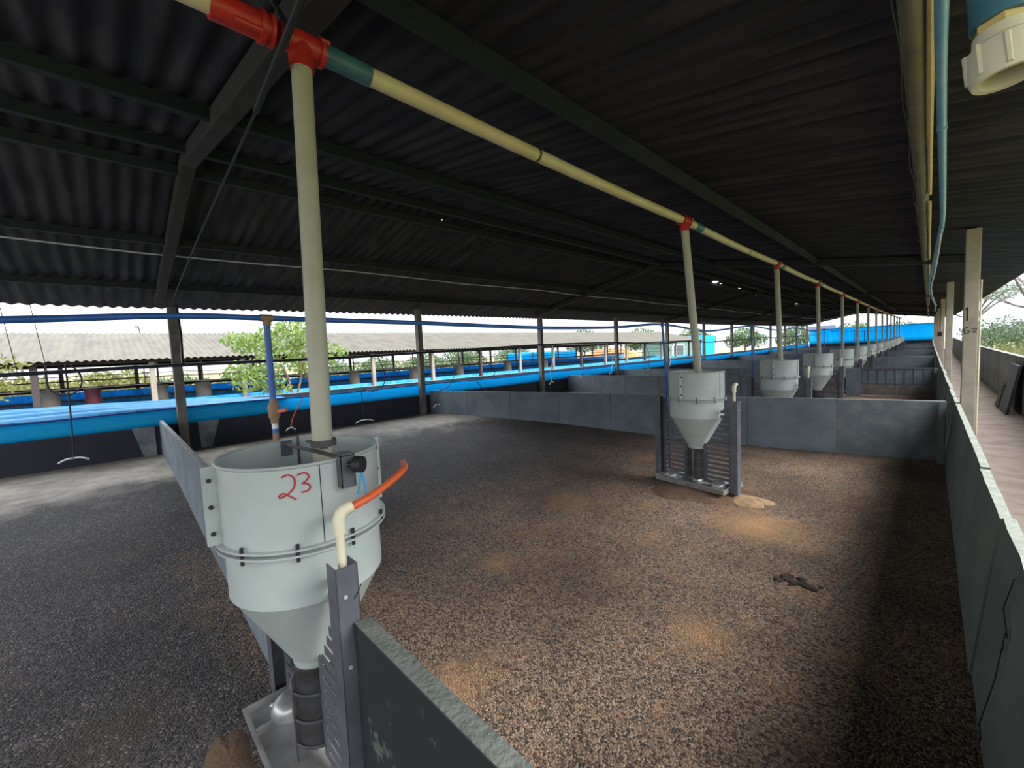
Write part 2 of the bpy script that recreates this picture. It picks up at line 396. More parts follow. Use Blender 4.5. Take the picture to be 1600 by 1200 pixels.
# left posts
for i in range(12):
    py = 1.0+5.35*i+(.1 if i == 1 else 0)
    b = MB(); zt = roof_z(-10.25, py)-(.2 if i % 2 == 0 else .07)
    b.box(-10.33, -10.18, py-.075, py+.075, .1+g(py), zt)
    lab = ['grey concrete post on the curtain side nearest the camera, left of the marked feeder', 'second concrete post along the blue curtain, at the corner of the long partition', 'third concrete post along the blue curtain from the camera', 'fourth concrete post along the blue curtain', 'fifth concrete post along the blue curtain', 'sixth concrete post along the blue curtain', 'seventh concrete post along the blue curtain'][i] if i < 7 else ORD[i]+' concrete post along the blue curtain, far down the shed'
    tag(b.build('concrete_post', 'concrete_dark', None, .008), lab, 'post', 'concrete posts along the blue curtain')
# right pillars
plab = ['tan concrete pillar marked G2 beside the corridor wall', 'second tan concrete pillar, just behind the one marked G2', 'third tan concrete pillar along the corridor', 'fourth tan concrete pillar along the corridor', 'fifth tan concrete pillar along the corridor', 'sixth tan concrete pillar along the corridor', 'seventh tan concrete pillar, nearest the blue end curtain']
for i in range(7):
    py = 8.65+8.7*i
    t = thing('concrete_pillar', plab[i], 'pillar', (.408, py, g(py)), 'pillars along the corridor')
    zt = roof_z(.41, py)-.03-g(py)
    MB().box(-.072, .072, -.075, .075, -.03, zt).build('shaft', 'concrete', t, .01)
    if i == 0:
        def strokes(paths, name, m, par, r=.006):
            b = MB()
            for p in paths: b.tube([(q[0], -.076, q[1]) for q in p], r, 6)
            return b.build(name, m, par)
        G = [(-.036+.024*math.cos(a), 1.915+.046*math.sin(a)) for a in [math.radians(50+k*27) for k in range(11)]]+[(-.01, 1.91), (-.034, 1.91)]
        strokes([G, [(.012, 1.925), (.02, 1.94), (.04, 1.942), (.056, 1.93), (.05, 1.912), (.03, 1.9), (.014, 1.888), (.06, 1.886)]], 'painted_code', 'ink', t)
        strokes([[(-.05, 2.2), (-.036, 2.24), (-.036, 2.05)]], 'painted_numeral', 'rafter', t, .008)
        MB().tube([(.085, -.06, 0.0), (.085, -.06, 2.6)], .009, 8).build('conduit', 'cream_fit', t)
# switch box and conduit on the third pillar's near side
t = thing('switch_box', 'small grey switch box with conduit on the third tan pillar', 'switch box', (.35, 25.9, 1.86+g(26)))
MB().box(-.09, .06, -.08, .04, -.09, .09).build('box', 'rafter', t, .008)
MB().tube([(0, -.04, .09), (0, -.04, 1.3)], .025, 8).build('conduit', 'concrete_dark', t)

# ================================================================ PEN PARTITIONS
def partition(lab, pts, h=.9, th=.055, m='partition', slab=1.2, top='partition_edge', mrand=0.004, m2=None):
    t = thing('pen_partition', lab, 'pen wall', (pts[0][0], pts[0][1], 0))
    for (ax, ay), (bx, by) in zip(pts, pts[1:]):
        Ln = math.hypot(bx-ax, by-ay); n = max(1, round(Ln/slab)); dx, dy = (bx-ax)/Ln, (by-ay)/Ln; nx, ny = -dy, dx
        for k in range(n):
            a = Ln*k/n+.003; c = Ln*(k+1)/n-.003; o_ = random.uniform(-mrand, mrand); hz = random.uniform(-.004, .004)
            b = MB(); q = []
            for (s_, e_) in ((a, -th/2), (c, -th/2), (c, th/2), (a, th/2)):
                q.append((ax+dx*s_+nx*(e_+o_)-pts[0][0], ay+dy*s_+ny*(e_+o_)-pts[0][1], s_))
            X = lambda v: v[0]+pts[0][0]
            Y = lambda v: v[1]+pts[0][1]
            b.hexa([(v[0], v[1], floor_z(X(v), Y(v))-.04) for v in q]+[(v[0], v[1], h+g(Y(v))+hz) for v in q])
            o = b.build('slab', m2 if (m2 and (ax+bx)/2 > -2 and k >= n-1) else m, t, .006)
            if top:
                o.data.materials.append(M[top])
                for p in o.data.polygons:
                    if p.normal.z > .7: p.material_index = 1
    return t
partition('grey partition running left from the marked feeder to the blue curtain', [(-10.33, .68), (-2.66, .6)], slab=1.25)
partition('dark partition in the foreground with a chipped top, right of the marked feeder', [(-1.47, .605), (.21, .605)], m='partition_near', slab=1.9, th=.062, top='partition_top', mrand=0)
partition('long grey slab partition across the pen behind the second feeder', [(-10.3, 6.75), (-6.25, 7.72), (-2.3, 8.28), (.2, 8.74)], slab=1.32, m2='partition_mottled')
partition('grey partition between the fourth feeder and the blue curtain', [(-10.33, 13.4), (-2.75, 13.8)], slab=1.3)
partition('short grey partition left of the barred gate', [(-10.33, 17.4), (-2.7, 17.9)], slab=1.3)
for i, py in enumerate((26.3, 35., 43.7, 52.4)):
    partition(['first grey partition beyond the barred gate', 'second grey partition beyond the barred gate', 'third grey partition beyond the barred gate', 'farthest grey partition, near the blue end curtain'][i], [(-10.33, py-.4), (.2, py)], slab=3.5)
for i, (px, py, lab) in enumerate([(.16, 8.66, 'grey end post where the long partition meets the corridor wall'), (.165, 17.33, 'grey end post at the right side of the barred gate')]):
    tag(MB().box(px-.035, px+.035, py-.1, py-.03, -.02+g(py), .9+g(py)).build('end_post', 'slab_green', None, .005), lab, 'post')
# barred gate at the corridor
t = thing('pen_gate', 'barred pen gate with plank bottom beside the corridor wall', 'gate', (-.7, 17.42, g(17.4)))
b = MB()
for x0, x1, z0, z1 in ((-.83, .83, .86, .9), (-.83, .83, .38, .41), (-.85, -.81, 0.02, .9), (.81, .85, 0.02, .9), (-.02, .02, .02, .4)): b.box(x0, x1, -.02, .02, z0, z1)
b.build('frame', 'galv', t)
for k in range(7): MB().tube([(-.62+.207*k, 0, .4), (-.62+.207*k, 0, .87)], .011, 8).build('bar', 'galv', t)
MB().box(-.8, .8, .022, .03, .4, .87).build('back_sheet', 'partition', t)
for x0, x1 in ((-.8, -.025), (.025, .8)): MB().box(x0, x1, -.013, .013, .03, .38).build('board', 'concrete_dark', t, .004)
tag(MB().box(-1.9, -1.52, 17.36, 17.42, .03, .94).build('gate_board', 'partition', None, .005), 'dark grey board filling the gap left of the barred gate', 'board')

# patches of light on the dark low wall, put in as pale slabs
for (y0, y1, lab) in ((.28, .6, 'pale grey patch of light, built as a panel, on the dark wall left of the first concrete post'), (1.24, 1.58, 'pale grey patch of light, built as a panel, on the dark wall right of the first concrete post')):
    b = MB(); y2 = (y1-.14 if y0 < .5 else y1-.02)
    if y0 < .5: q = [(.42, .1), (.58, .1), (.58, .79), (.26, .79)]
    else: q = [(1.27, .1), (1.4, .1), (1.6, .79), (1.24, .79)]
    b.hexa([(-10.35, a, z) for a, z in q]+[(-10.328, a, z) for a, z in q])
    tag(b.build('light_patch', 'light_patch_grey'), lab, 'panel')

# ================================================================ CURTAINS
t = thing('side_curtain', 'long bright blue curtain lowered along the left side of the shed', 'curtain', (-10.4, 0, 0))
n = 330
def cf(u, v):
    y = -5+u*(YE+5); z = .77+v*.31
    return (.028*math.sin(y*2.1)*.4+.006*math.sin(y*9+v*2), y, z+g(y)+.012*math.sin(y*1.17)+(.01*math.sin(y*.6)*v))
MB().grid(cf, n, 3).build('sheet', 'curtain', t, solid=.004)
MB().tube([(.012+.01*math.sin(y_*2.1), y_, 1.085+g(y_)+.012*math.sin(y_*1.17)) for y_ in [-5+.5*i for i in range(135)]], .017, 8).build('top_hem', 'curtain_hem', t)
def fold(u, v):
    y = -5+u*7.9; w = min(1, (2.9-y)/3.0) if y > -.1 else 1
    x = -.0-v*.58; z = 1.1+.02*v+(.135*w)*v+.03*w*abs(math.sin(v*3.4*PI+.25*math.sin(y*1.3)))
    return (x, y, z+.012*math.sin(y*2+v*5)*w)
MB().grid(fold, 60, 30).build('slack_fold', 'curtain_pale', t, solid=.003)
t = thing('end_curtain', 'big bright blue curtain closing the far end of the shed', 'curtain', (-5, YE, 0))
def ef(u, v):
    x = -5.35+u*10.7; z0 = .98; z1 = 2.75
    return (x, .04*math.sin(x*3)+.02*math.sin(x*11+v*3), z0+v*(z1-z0)+g(YE))
MB().grid(ef, 120, 4).build('sheet', 'curtain', t, solid=.004)
MB().tube([(-5.35, 0, 2.75+g(YE)), (5.35, 0, 2.75+g(YE))], .03, 8).build('top_hem', 'curtain', t)
b = MB().box(-10.35, .3, YE+.06, YE+.2, -.2+g(YE), 1.03+g(YE)); struct(b.build('wall_end', 'dark_wall'))

# ================================================================ FEEDERS
def make_feeder():
    t = thing('hopper_feeder', 'x', 'feeder', (0, 0, 0), 'hopper feeders along the feed pipe')
    r = .32
    MB().lathe([(r, 1.135), (r, .9), (r-.012, .885), (.112, .525), (.104, .51), (.1, .44), (.095, .44), (.098, .515), (r-.02, .89), (r-.006, .905), (r-.006, 1.135)], 56).build('lower_hopper', 'hopper', t)
    MB().lathe([(r+.006, 1.14), (r+.01, 1.14), (r+.01, 1.465), (r+.018, 1.472), (r+.012, 1.48), (r+.002, 1.474), (r+.003, 1.14), (r-.004, 1.14)], 56).build('upper_drum', 'hopper', t)
    # bolted ring flanges between the two halves
    f = MB(); 
    for z in (1.123, 1.146): f.lathe([(r-.002, z-.004), (r+.032, z-.004), (r+.032, z+.004), (r-.002, z+.004)], 56, sharp=True)
    f = f.build('ring_flange', 'hopper', t)
    for k in range(10):
        a = 2*PI*(k+.35)/10; q = r+.024
        b = MB().tube([(q*math.cos(a), q*math.sin(a), 1.1), (q*math.cos(a), q*math.sin(a), 1.17)], .0075, 6).build('bolt', 'bolt', f)
    # upright seam ears
    for sgn in (-1, 1):
        e = MB()
        for off in (-.004, .004): e.box(off-.0025, off+.0025, min(sgn*(r+.006), sgn*(r+.058)), max(sgn*(r+.006), sgn*(r+.058)), 1.15, 1.475)
        e = e.build('seam_ear', 'hopper', t)
        for z in (1.2, 1.31, 1.42): MB().tube([(-.014, sgn*(r+.036), z), (.016, sgn*(r+.036), z)], .009, 8).build('bolt', 'bolt', e)
    b = MB(); a = math.radians(-6.5); q = r+.0105
    b.bar((q*math.cos(a), q*math.sin(a), 1.15), (q*math.cos(a), q*math.sin(a), 1.468), .003, .004, up=(math.cos(a), math.sin(a), 0)); b.build('sheet_seam', 'galv_dark', t)
    # spout and its wire cage
    MB().lathe([(.104, .1), (.104, .47), (.107, .485), (.116, .485), (.116, .47), (.113, .46), (.112, .1)], 32).build('spout', 'spout_metal', t)
    MB().lathe([(.0, .03), (.05, .03), (.062, .05), (.05, .085), (.03, .1), (0, .105)], 24).build('spout_valve', 'stainless', t)
    b = MB()
    for z in (.37, .24, .12):
        b.tube([(.122*math.cos(2*PI*k/28), .122*math.sin(2*PI*k/28), z) for k in range(29)], .0055, 6, False)
    for (x, y) in ((-.15, -.03), (.02, -.125), (.12, .05), (-.06, .115)):
        b.tube([(x, y, .03), (x, y, .44), (x*.75, y*.75, .5)], .0055, 6)
    b.build('wire_cage', 'wire', t)
    # tray
    b = MB(); X, Yh = .465, .235; 
    b.box(-X, X, -Yh, Yh, .03, .036)
    for x0, x1, y0, y1 in ((-X, X, -Yh, -Yh+.006), (-X, X, Yh-.006, Yh), (-X, -X+.006, -Yh, Yh), (X-.006, X, -Yh, Yh)): b.box(x0, x1, y0, y1, .012, .075)
    for s in (-1, 1):   # folded lips and inner slopes
        b.hexa([(-X, s*Yh, .07), (X, s*Yh, .07), (X, s*(Yh+.014), .07), (-X, s*(Yh+.014), .07), (-X, s*Yh, .076), (X, s*Yh, .076), (X, s*(Yh+.014), .076), (-X, s*(Yh+.014), .076)])
        b.box(s*.3-.003, s*.3+.003, -Yh, Yh, .018, .058)
    tr = b.build('tray', 'stainless', t)
    for s in (-1, 1):
        def dome(u, v, s=s):
            th = u*2*PI; ph = v*PI/2
            return (s*.32+.1*math.sin(ph)**.6*math.cos(th), -.03+.12*math.sin(ph)**.6*math.sin(th), .034+.085*math.cos(ph)**.7)
        MB().grid(dome, 24, 8).build('nipple_cover', 'stainless', tr)
        MB().tube([(s*.36, -.05, .07), (s*.41, -.13, .05)], .009, 8).build('nipple', 'white_bar', tr)
    YO = -.04
    # posts: U channels opening outward to take the partition boards
    for s in (-1, 1):
        xa = s*.475; b = MB()
        b.box(min(xa+s*.081, xa+s*.085), max(xa+s*.081, xa+s*.085), YO-.05, YO+.032, 0, 1.13)
        for yy in (YO-.05, YO+.028): b.box(min(xa, xa+s*.085), max(xa, xa+s*.085), yy, yy+.004, 0, 1.13)
        b.box(min(xa, xa-s*.03), max(xa, xa-s*.03), YO+.028, YO+.032, 0, 1.1)
        p = b.build('post', 'galv', t)
        for z in (.75, 1.02): MB().tube([(xa+s*.084, YO-.02, z), (xa+s*.09, YO-.02, z)], .007, 8).build('rivet', 'white_bar', p)
    # slotted panels between spout and posts
    for s in (-1, 1):
        b = MB(); x0, x1 = .105, .475
        nb = 15; ph = (.98-.08)/nb
        def seg(xa, xb, za, zb): b.box(min(s*xa, s*xb), max(s*xa, s*xb), YO+.008, YO+.012, za, zb)
        seg(.43, x1, .07, .98); seg(x0, .16, .07, .56)
        for k in range(nb+1):
            z = .08+k*ph; zin = max(x0, min(.33, (z-.46)*.62+.1)) if z > .46 else x0
            seg(zin, .43, z-.018, z+.02)
            if z > .5: seg(.36, .43, z+.02, z+ph-.018) if k % 2 else None
        b.build('slotted_panel', 'galv', t)
    # cream water pipe with elbow on the right post
    MB().tube([(.5, YO, 1.1), (.5, YO, 1.27), (.5, YO+.008, 1.3), (.5, YO+.045, 1.315)], .016, 12, smooth_n=4).build('water_pipe', 'cream_fit', t)
    MB().tube([(.5, YO, 1.235), (.5, YO, 1.285), (.5, YO+.014, 1.315), (.5, YO+.05, 1.325)], .023, 14, smooth_n=4).build('pipe_elbow', 'cream_fit', t)
    return t
proto = make_feeder()
FY = [.615, 5.4, 9.6, 13.75, 18.1]+[18.1+4.32*k for k in range(1, 10)]
FXS = [-2.035, -2.1, -2.1, -2.1, -2.1]+[-2.1]*9
flab = ['nearest hopper feeder in the foreground with a red 23 on its drum',
        'second hopper feeder, standing free in the middle of the big pen on a dirt mound',
        'third hopper feeder, half hidden behind the long grey partition',
        'fourth hopper feeder from the camera, left of the barred gate',
        'fifth hopper feeder from the camera, just behind the fourth',
        'sixth hopper feeder along the feed pipe, beyond the barred gate',
        'seventh hopper feeder along the feed pipe from the camera', 'eighth hopper feeder along the feed pipe from the camera']
feeders = []
for i, (fx, fy) in enumerate(zip(FXS, FY)):
    if i == 0: o = proto
    else: o = copy_tree(proto)
    o.location = (fx, fy, floor_z(fx, fy)+(-.02 if i == 0 else .06 if i == 1 else .03)); o.rotation_euler = (0, 0, 0 if i == 0 else math.radians(random.uniform(-4, 4)) if i != 1 else math.radians(-9))
    o['label'] = flab[i] if i < len(flab) else ORD[i]+' hopper feeder along the feed pipe, small and far down the row'
    feeders.append(o)

# fittings only the near feeder shows
F = feeders[0]
b = MB()
b.bar((-.31, .03, 1.46), (-.1, .0, 1.48), .028, .006); b.bar((-.1, 0, 1.48), (.335, .05, 1.48), .03, .006); b.bar((-.27, .12, 1.465), (.1, .07, 1.483), .026, .006)
b.tube([(-.24, .06, 1.36), (-.24, .06, 1.51)], .007, 8)
ab = b.build('adjuster_bar', 'steel_dark', F)
b = MB(); b.box(-.33, -.3, -.0, .05, 1.4, 1.475); b.build('bracket', 'galv', F)
b = MB()
for yy in (.03, .085): b.box(.31, .375, yy, yy+.003, 1.36, 1.5)
b.box(.372, .375, .03, .088, 1.36, 1.5); b.box(.28, .375, .03, .088, 1.49, 1.494)
b.build('bracket', 'galv', F)
b = MB(); b.tube([(.375, .06, 1.455), (.405, .085, 1.455)], .012, 10); b.tube([(.398, .078, 1.455), (.425, .1, 1.455)], .033, 20); b.build('knob', 'black_rubber', F)
b = MB(); b.tube([(.415, .095, 1.425), (.41, .085, 1.37), (.402, .08, 1.33)], .004, 6); b.tube([(.415, .095, 1.425), (.42, .105, 1.37), (.423, .107, 1.29)], .004, 6); b.build('string', 'string', F)
b = MB().lathe([(.05, -.015), (.056, -.015), (.056, .015), (.05, .015)], 28, (.035, .09, 1.5)); b.build('pipe_clamp', 'steel_dark', F)
MB().tube([(.5, .005, 1.32), (.48, .1, 1.335), (.42, .22, 1.355), (.34, .33, 1.37), (.24, .38, 1.37)], .0155, 12, smooth_n=6).build('orange_hose', 'orange_hose', F)
def mark(strokes_, name):
    b = MB()
    for st in strokes_:
        pts = []
        for (a, z) in st: pts.append(Vector((.3315*math.cos(math.radians(a)), .3315*math.sin(math.radians(a)), z)))
        b.tube(pts, .0035, 6, smooth_n=5)
    b.build(name, 'red_paint', F)
mark([[(-30, 1.438), (-26, 1.446), (-22.5, 1.43), (-22.8, 1.395), (-27, 1.37), (-31.5, 1.358), (-32, 1.368), (-29.5, 1.374), (-26, 1.362), (-22, 1.345)],
      [(-20.5, 1.44), (-16, 1.446), (-13.5, 1.43), (-15.5, 1.412), (-18, 1.405)], [(-18, 1.405), (-14.5, 1.4), (-13, 1.385), (-15, 1.372), (-18.8, 1.37)]], 'red_number')
mark_b = MB().tube([(.562, -.03, 1.0), (.562, -.015, 1.015), (.562, .0, 1.045)], .0022, 6); mark_b.build('pen_scribble', 'black_rubber', F)
# damp food mound below the trays
def mound(x, y, rx, ry, h, lab, m, name, seed):
    r2 = random.Random(seed); ph = [r2.uniform(0, 6) for _ in range(4)]
    def fn(u, v):
        th = u*2*PI; rad = v*(1+.13*math.sin(3*th+ph[0])+.08*math.sin(5*th+ph[1])+.04*math.sin(9*th+ph[2]))
        hh = h*(1-v**2.5)*(1+.1*math.sin(7*th+ph[3])*v)
        return (rx*rad*math.cos(th), ry*rad*math.sin(th), hh-.012*v)
    o = MB().grid(fn, 40, 10).build(name, m); o.location = (x, y, floor_z(x, y)+.004); tag(o, lab, 'mound'); return o
mound(-2.1, 5.26, .66, .44, .075, 'brown packed dirt mound under the second feeder', 'dirt_mound', 'dirt_mound', 1)
mound(-1.5, 5.3, .3, .22, .05, 'pale sawdust spill at the right foot of the second feeder', 'sawdust', 'sawdust_pile', 2)
mound(-2.24, .27, .3, .1, .028, 'reddish dirt beside the tray of the foreground feeder', 'dirt_mound', 'dirt_mound', 3)
b = MB(); r2 = random.Random(5)
for k in range(26):
    b.sphere((r2.gauss(0, .07), r2.gauss(0, .035), .006), r2.uniform(.012, .032), 8, 6, (1.3, 1, .42))
o = b.build('dung_clump', 'manure'); o.location = (-.71, 3.67, .003); tag(o, 'dark dung clump lying in the shade on the right of the pen floor', 'dung')
# vertical bits of the F1 corner: nothing else

# ================================================================ FEED PIPE
FEZ = lambda y: 3.35+.07*(1-math.exp(-max(y, 0)/10))+g(y)
PX = -2.1
TY = [.77, 5.1, 9.4, 13.6, 18.0]+[18.0+4.32*k for k in range(1, 10)]
fp = thing('feed_pipe', 'long cream feed pipe slung under the roof with red tees', 'pipe', (PX, 0, 0))
MB().tube([(0, y_, FEZ(y_)) for y_ in [-1.0, -.2, .45]], .045, 20).build('pipe', 'cream_pvc', fp)
for i in range(len(TY)):
    y0 = TY[i]; y1 = TY[i+1] if i+1 < len(TY) else YE-1
    n = 6; MB().tube([(0, y0+(y1-y0)*k/n, FEZ(y0+(y1-y0)*k/n)-.02*math.sin(PI*k/n)) for k in range(n+1)], .045, 18 if i < 4 else 10).build('pipe', 'cream_pvc', fp)
    # tee
    z = FEZ(y0); b = MB()
    b.tube([(0, y0-.09, z), (0, y0+.09, z)], .056, 20); 
    b.tube([(0, y0, z), (0, y0, z-.12)], .054, 20)
    for yy in ((y0+.08,) if i == 0 else (y0-.09, y0+.07)):
        b.tube([(0, yy, z), (0, yy+.022, z)], .066, 20)
    for s in (-1, 1): b.tube([(s*.062, y0+.075, z+.02), (s*.062, y0+.115, z+.02)], .011, 8)
    b.build('tee', 'red_pvc', fp)
    if i < 6:
        ya, yb = (y0+.1, y0+.34) if i == 0 else (y0+.3, y0+.52)
        MB().tube([(0, ya, FEZ(ya)), (0, yb, FEZ(yb)-.004)], .0495, 18).build('coupling', 'teal_pvc', fp)
# red sleeve on the near side of the first tee
b = MB(); b.tube([(0, .42, FEZ(0)), (0, .64, FEZ(0))], .0575, 20); b.tube([(0, .6, FEZ(0)), (0, .622, FEZ(0))], .067, 20)
b.tube([(0, .64, FEZ(0)), (0, .655, FEZ(0))], .067, 20); b.tube([(.05, .5, FEZ(0)-.05), (.05, .6, FEZ(0)-.05)], .012, 8); b.build('sleeve', 'red_pvc', fp)
for yy in (2.42, 7.6):
    MB().tube([(0, yy, FEZ(yy)-.02), (0, yy+.02, FEZ(yy)-.02)], .048, 18).build('joint_ring', 'steel_dark', fp)
dlab = ['cream drop tube falling into the nearest feeder marked 23', 'leaning cream drop tube falling into the second feeder', 'cream drop tube feeding the third feeder behind the long partition', 'cream drop tube feeding the fourth feeder', 'cream drop tube feeding the fifth feeder', 'cream drop tube feeding the sixth feeder']
for i in range(len(TY)):
    fx, fy = FXS[i], FY[i]; base = feeders[i].location.z
    top = Vector((PX, TY[i], FEZ(TY[i])-.05)); bot = Vector((fx+.03, fy+.085, base+1.4)) if i == 0 else Vector((fx+.02, fy+.03, base+1.42))
    o = MB().tube([top-bot, Vector((0, 0, 0))], .045, 20 if i < 3 else 10).build('drop_tube', 'drop_pvc'); o.location = bot
    tag(o, dlab[i] if i < len(dlab) else 'cream drop tube feeding the %s feeder, far down the row' % ORD[i], 'pipe', 'drop tubes from the feed pipe')
# strap hanging over the pipe from a tie wire
o = MB().tube([(-10.2, 1.0, 3.1), (-9.1, .97, 3.19), (-5.37, .8, 3.22), (-2.45, .665, 3.185)], .008, 6, smooth_n=3).tube([(-2.48, .665, 3.18), (-2.4, .66, 3.18), (-1.73, .65, 3.255), (-.65, .6, 3.32)], .016, 8).build('tie_rod', 'black_rubber')
tag(o, 'thin dark tie rod slanting under the nearest rafter past the red tee', 'tie rod')
o = MB().tube([(-2.045, .69, 3.28), (-2.03, .69, 3.36), (-2.06, .68, 3.42), (-2.15, .6, 3.62)], .012, 6, smooth_n=3).build('hanger_strap', 'black_rubber')
tag(o, 'black strap holding the cream feed pipe beside the first red tee', 'strap')

# ================================================================ WATER LINE
wl = thing('water_pipe', 'thin blue water pipe running behind the feeders with drops to each', 'pipe', (-2.6, 0, 0))
tees = [.66, 5.53]+[f for f in FY[2:8]]
wy = [-3, -1.1, -.28, .25, .66, 1.03, 1.67, 2.98, 4.29, 5.53, 7.0, 7.8, 9.6]; wz = [2.0, 2.04, 2.085, 2.12, 2.122, 2.12, 2.118, 2.105, 2.13, 2.19, 2.117, 2.14, 2.24]
for f in FY[3:]: wy += [f-1.9, f]; wz += [2.15+g(f), 2.24+g(f)]
MB().tube([(0, a, c) for a, c in zip(wy, wz)], .0155, 10, smooth_n=5).build('pipe', 'blue_pipe', wl)
for i, ty in enumerate(tees):
    z = 2.122 if i == 0 else 2.19 if i == 1 else 2.24+g(ty)
    b = MB(); b.tube([(0, ty-.03, z), (0, ty+.03, z)], .021, 12); b.tube([(0, ty, z), (0, ty, z-.04)], .021, 12); b.build('pipe_tee', 'brown_pvc' if i == 0 else 'blue_pipe', wl)
    if i == 0:
        MB().tube([(0, ty, z-.03), (0, ty, 1.66)], .017, 12).build('drop_pipe', 'blue_pipe', wl)
        v = MB().tube([(0, ty, 1.67), (0, ty, 1.65), (0, ty, 1.63), (0, ty, 1.57), (0, ty, 1.55), (0, ty, 1.53)], [.018, .018, .03, .03, .02, .02], 14).build('valve', 'brown_pvc', wl)
        MB().bar((.0, ty, 1.595), (.07, ty+.045, 1.605), .02, .018).build('valve_handle', 'orange', v)
        MB().tube([(0, ty, 1.535), (0, ty, 1.5)], .017, 12).build('coupling', 'white_bar', wl)
        MB().tube([(0, ty, 1.5), (0, ty, 1.475)], .0165, 12).build('drop_pipe', 'blue_pipe', wl)
        MB().tube([(0, ty, 1.475), (0, ty, .1)], .0165, 12).build('drop_pipe', 'brown_pvc', wl)
    else:
        fy = FY[i]
        MB().tube([(0, ty, z-.03), (0, ty+.08, 1.6+g(ty)), (.0, ty+.1, 1.05+g(ty))], .015, 10, smooth_n=3).build('drop_pipe', 'blue_pipe', wl)
        MB().tube([(0, ty+.1, 1.06+g(ty)), (0, ty+.1, .98+g(ty))], .026, 10).build('coupling', 'galv', wl)
        MB().tube([(0, ty+.1, .99+g(ty)), (.06, ty+.05, .12+floor_z(-2.6, ty))], .013, 10).build('drop_pipe', 'rail_dark', wl)

# ================================================================ DRINKER RAIL BY THE CURTAIN
ry = [-5, -1.1, .87, 3.7, 6.1, 10.96, 15.8, 20, 23.2, 27, 31, 35, 39, 43, 48, 52, 57, 61]
rz = [1.85, 1.88, 1.93, 1.955, 2.02, 2.16, 2.2, 2.09, 2.2, 2.12, 2.22]+[2.1+g(q)+(.06 if i_ % 2 else -.02) for i_, q in enumerate(ry[11:])]
o = MB().tube([(-9.6, a, c) for a, c in zip(ry, rz)], .032, 10, smooth_n=4).build('drinker_rail', 'rail_dark')
tag(o, 'dark hose rail strung along the inside of the blue curtain', 'pipe')
def drinker(lab, y, zb, dy, hose, bar_m='white_bar', hm='black_rubber', hr=.011, bl=.1, tilt=0.):
    t = thing('hanging_drinker', lab, 'drinker', (-9.5, y, zb), 'hanging drinkers along the curtain')
    MB().tube(hose, hr, 8, smooth_n=6).build('hose', hm, t)
    MB().tube([(0, -bl, -.03-tilt), (0, -bl*.5, .012-tilt*.4), (0, 0, .02), (0, bl*.5, .012+tilt*.4), (0, bl, -.03+tilt)], .012, 8, smooth_n=4).build('bar', bar_m, t)
    return t
lp = [(-.08, -.0+.19*math.cos(a), 1.26+.24*math.sin(a)) for a in [math.radians(200+k*24) for k in range(11)]]
drinker('hanging drinker with a black looped hose at far left before the curtain', -.47, .5, 0, [(-.1, -.19, 1.4)]+lp+[(-.05, .03, 1.2), (-.03, .02, .5), (0, 0, .02)], bl=.17)
drinker('hanging drinker with a red looped hose left of the nearest drop tube', 2.7, .49, 0, [(-.1, .35, 1.45), (-.06, .42, 1.05), (-.05, .6, .78), (-.05, .8, .72), (-.05, .75, .66), (-.03, .4, .72), (-.02, .1, .3), (0, 0, .02)], hm='orange_hose', bl=.09)
drinker('hanging drinker right of the nearest drop tube, against the dark wall', 4.33, .43, 0, [(-.1, .5, 1.55), (-.06, .62, 1.1), (-.05, .55, .78), (-.04, .25, .68), (-.03, .0, .72), (-.01, 0, .3), (0, 0, .02)], bl=.23)
drinker('hanging drinker at the left end of the long grey partition', 6.4, .56, 0, [(-.1, .42, 1.46), (-.06, .72, .95), (-.04, .5, .5), (-.02, .1, .36), (0, 0, .02)], bl=.1, tilt=.03)
drinker('hanging drinker between the second and third curtain posts', 8.2, .76, 0, [(-.1, -.2, 1.3), (-.06, .45, .6), (-.04, .2, .45), (-.02, -.3, .4), (0, 0, .02)], bl=.12)
drinker('white T-shaped drinker hanging beside the third curtain post', 11.35, .8, 0, [(-.1, .25, 1.35), (-.04, .2, .9), (-.02, 0, .45), (0, 0, .02)], hm='white_bar', bl=.13, tilt=.03)
for i, (yy, lab) in enumerate([(13.2, 'fourth'), (15.3, 'fourth'), (18.6, 'fifth'), (21, 'sixth'), (24.3, 'sixth')]):
    drinker(['hanging drinker just left of the fourth curtain post', 'hanging drinker nearest the left side of the fourth curtain post', 'hanging drinker just past the fourth curtain post', 'hanging drinker just before the fifth curtain post', 'hanging drinker just past the fifth curtain post'][i], yy, .85+g(yy), 0, [(-.1, -.1, 1.32), (-.05, .2, .75), (-.02, .15, .4), (0, 0, .02)], bl=.14, hm='white_bar' if i % 2 else 'black_rubber')
for i, (yy, zt) in enumerate(((-1.02, 3.0), (-.72, 3.05))):
    o = MB().tube([(-9.75, yy-.05, roof_z(-9.75, yy)-.1), (-9.6, yy+.08, 1.9)], .005, 6).build('hanger_wire', 'rail_dark')
    tag(o, ['thin wire hanging from the roof at the far left edge', 'thin slanting wire just right of the far left hanging wire'][i], 'wire')
o = MB().tube([(-10.15, 1.07, 3.1), (-10.03, 1.08, 2.5), (-9.62, 1.02, 1.95)], .022, 8).build('downpipe', 'rail_dark')
tag(o, 'thin dark downpipe beside the first concrete post by the curtain', 'pipe')
# white conduit across the left slope
o = MB().tube([(-8.2, y_, roof_z(-8.2, y_)-.07-.02*math.sin(y_*1.2)) for y_ in [-4+i_*1.5 for i_ in range(44)]], .0125, 8).build('conduit', 'white_bar')
tag(o, 'thin white conduit running along the left slope of the roof', 'conduit')

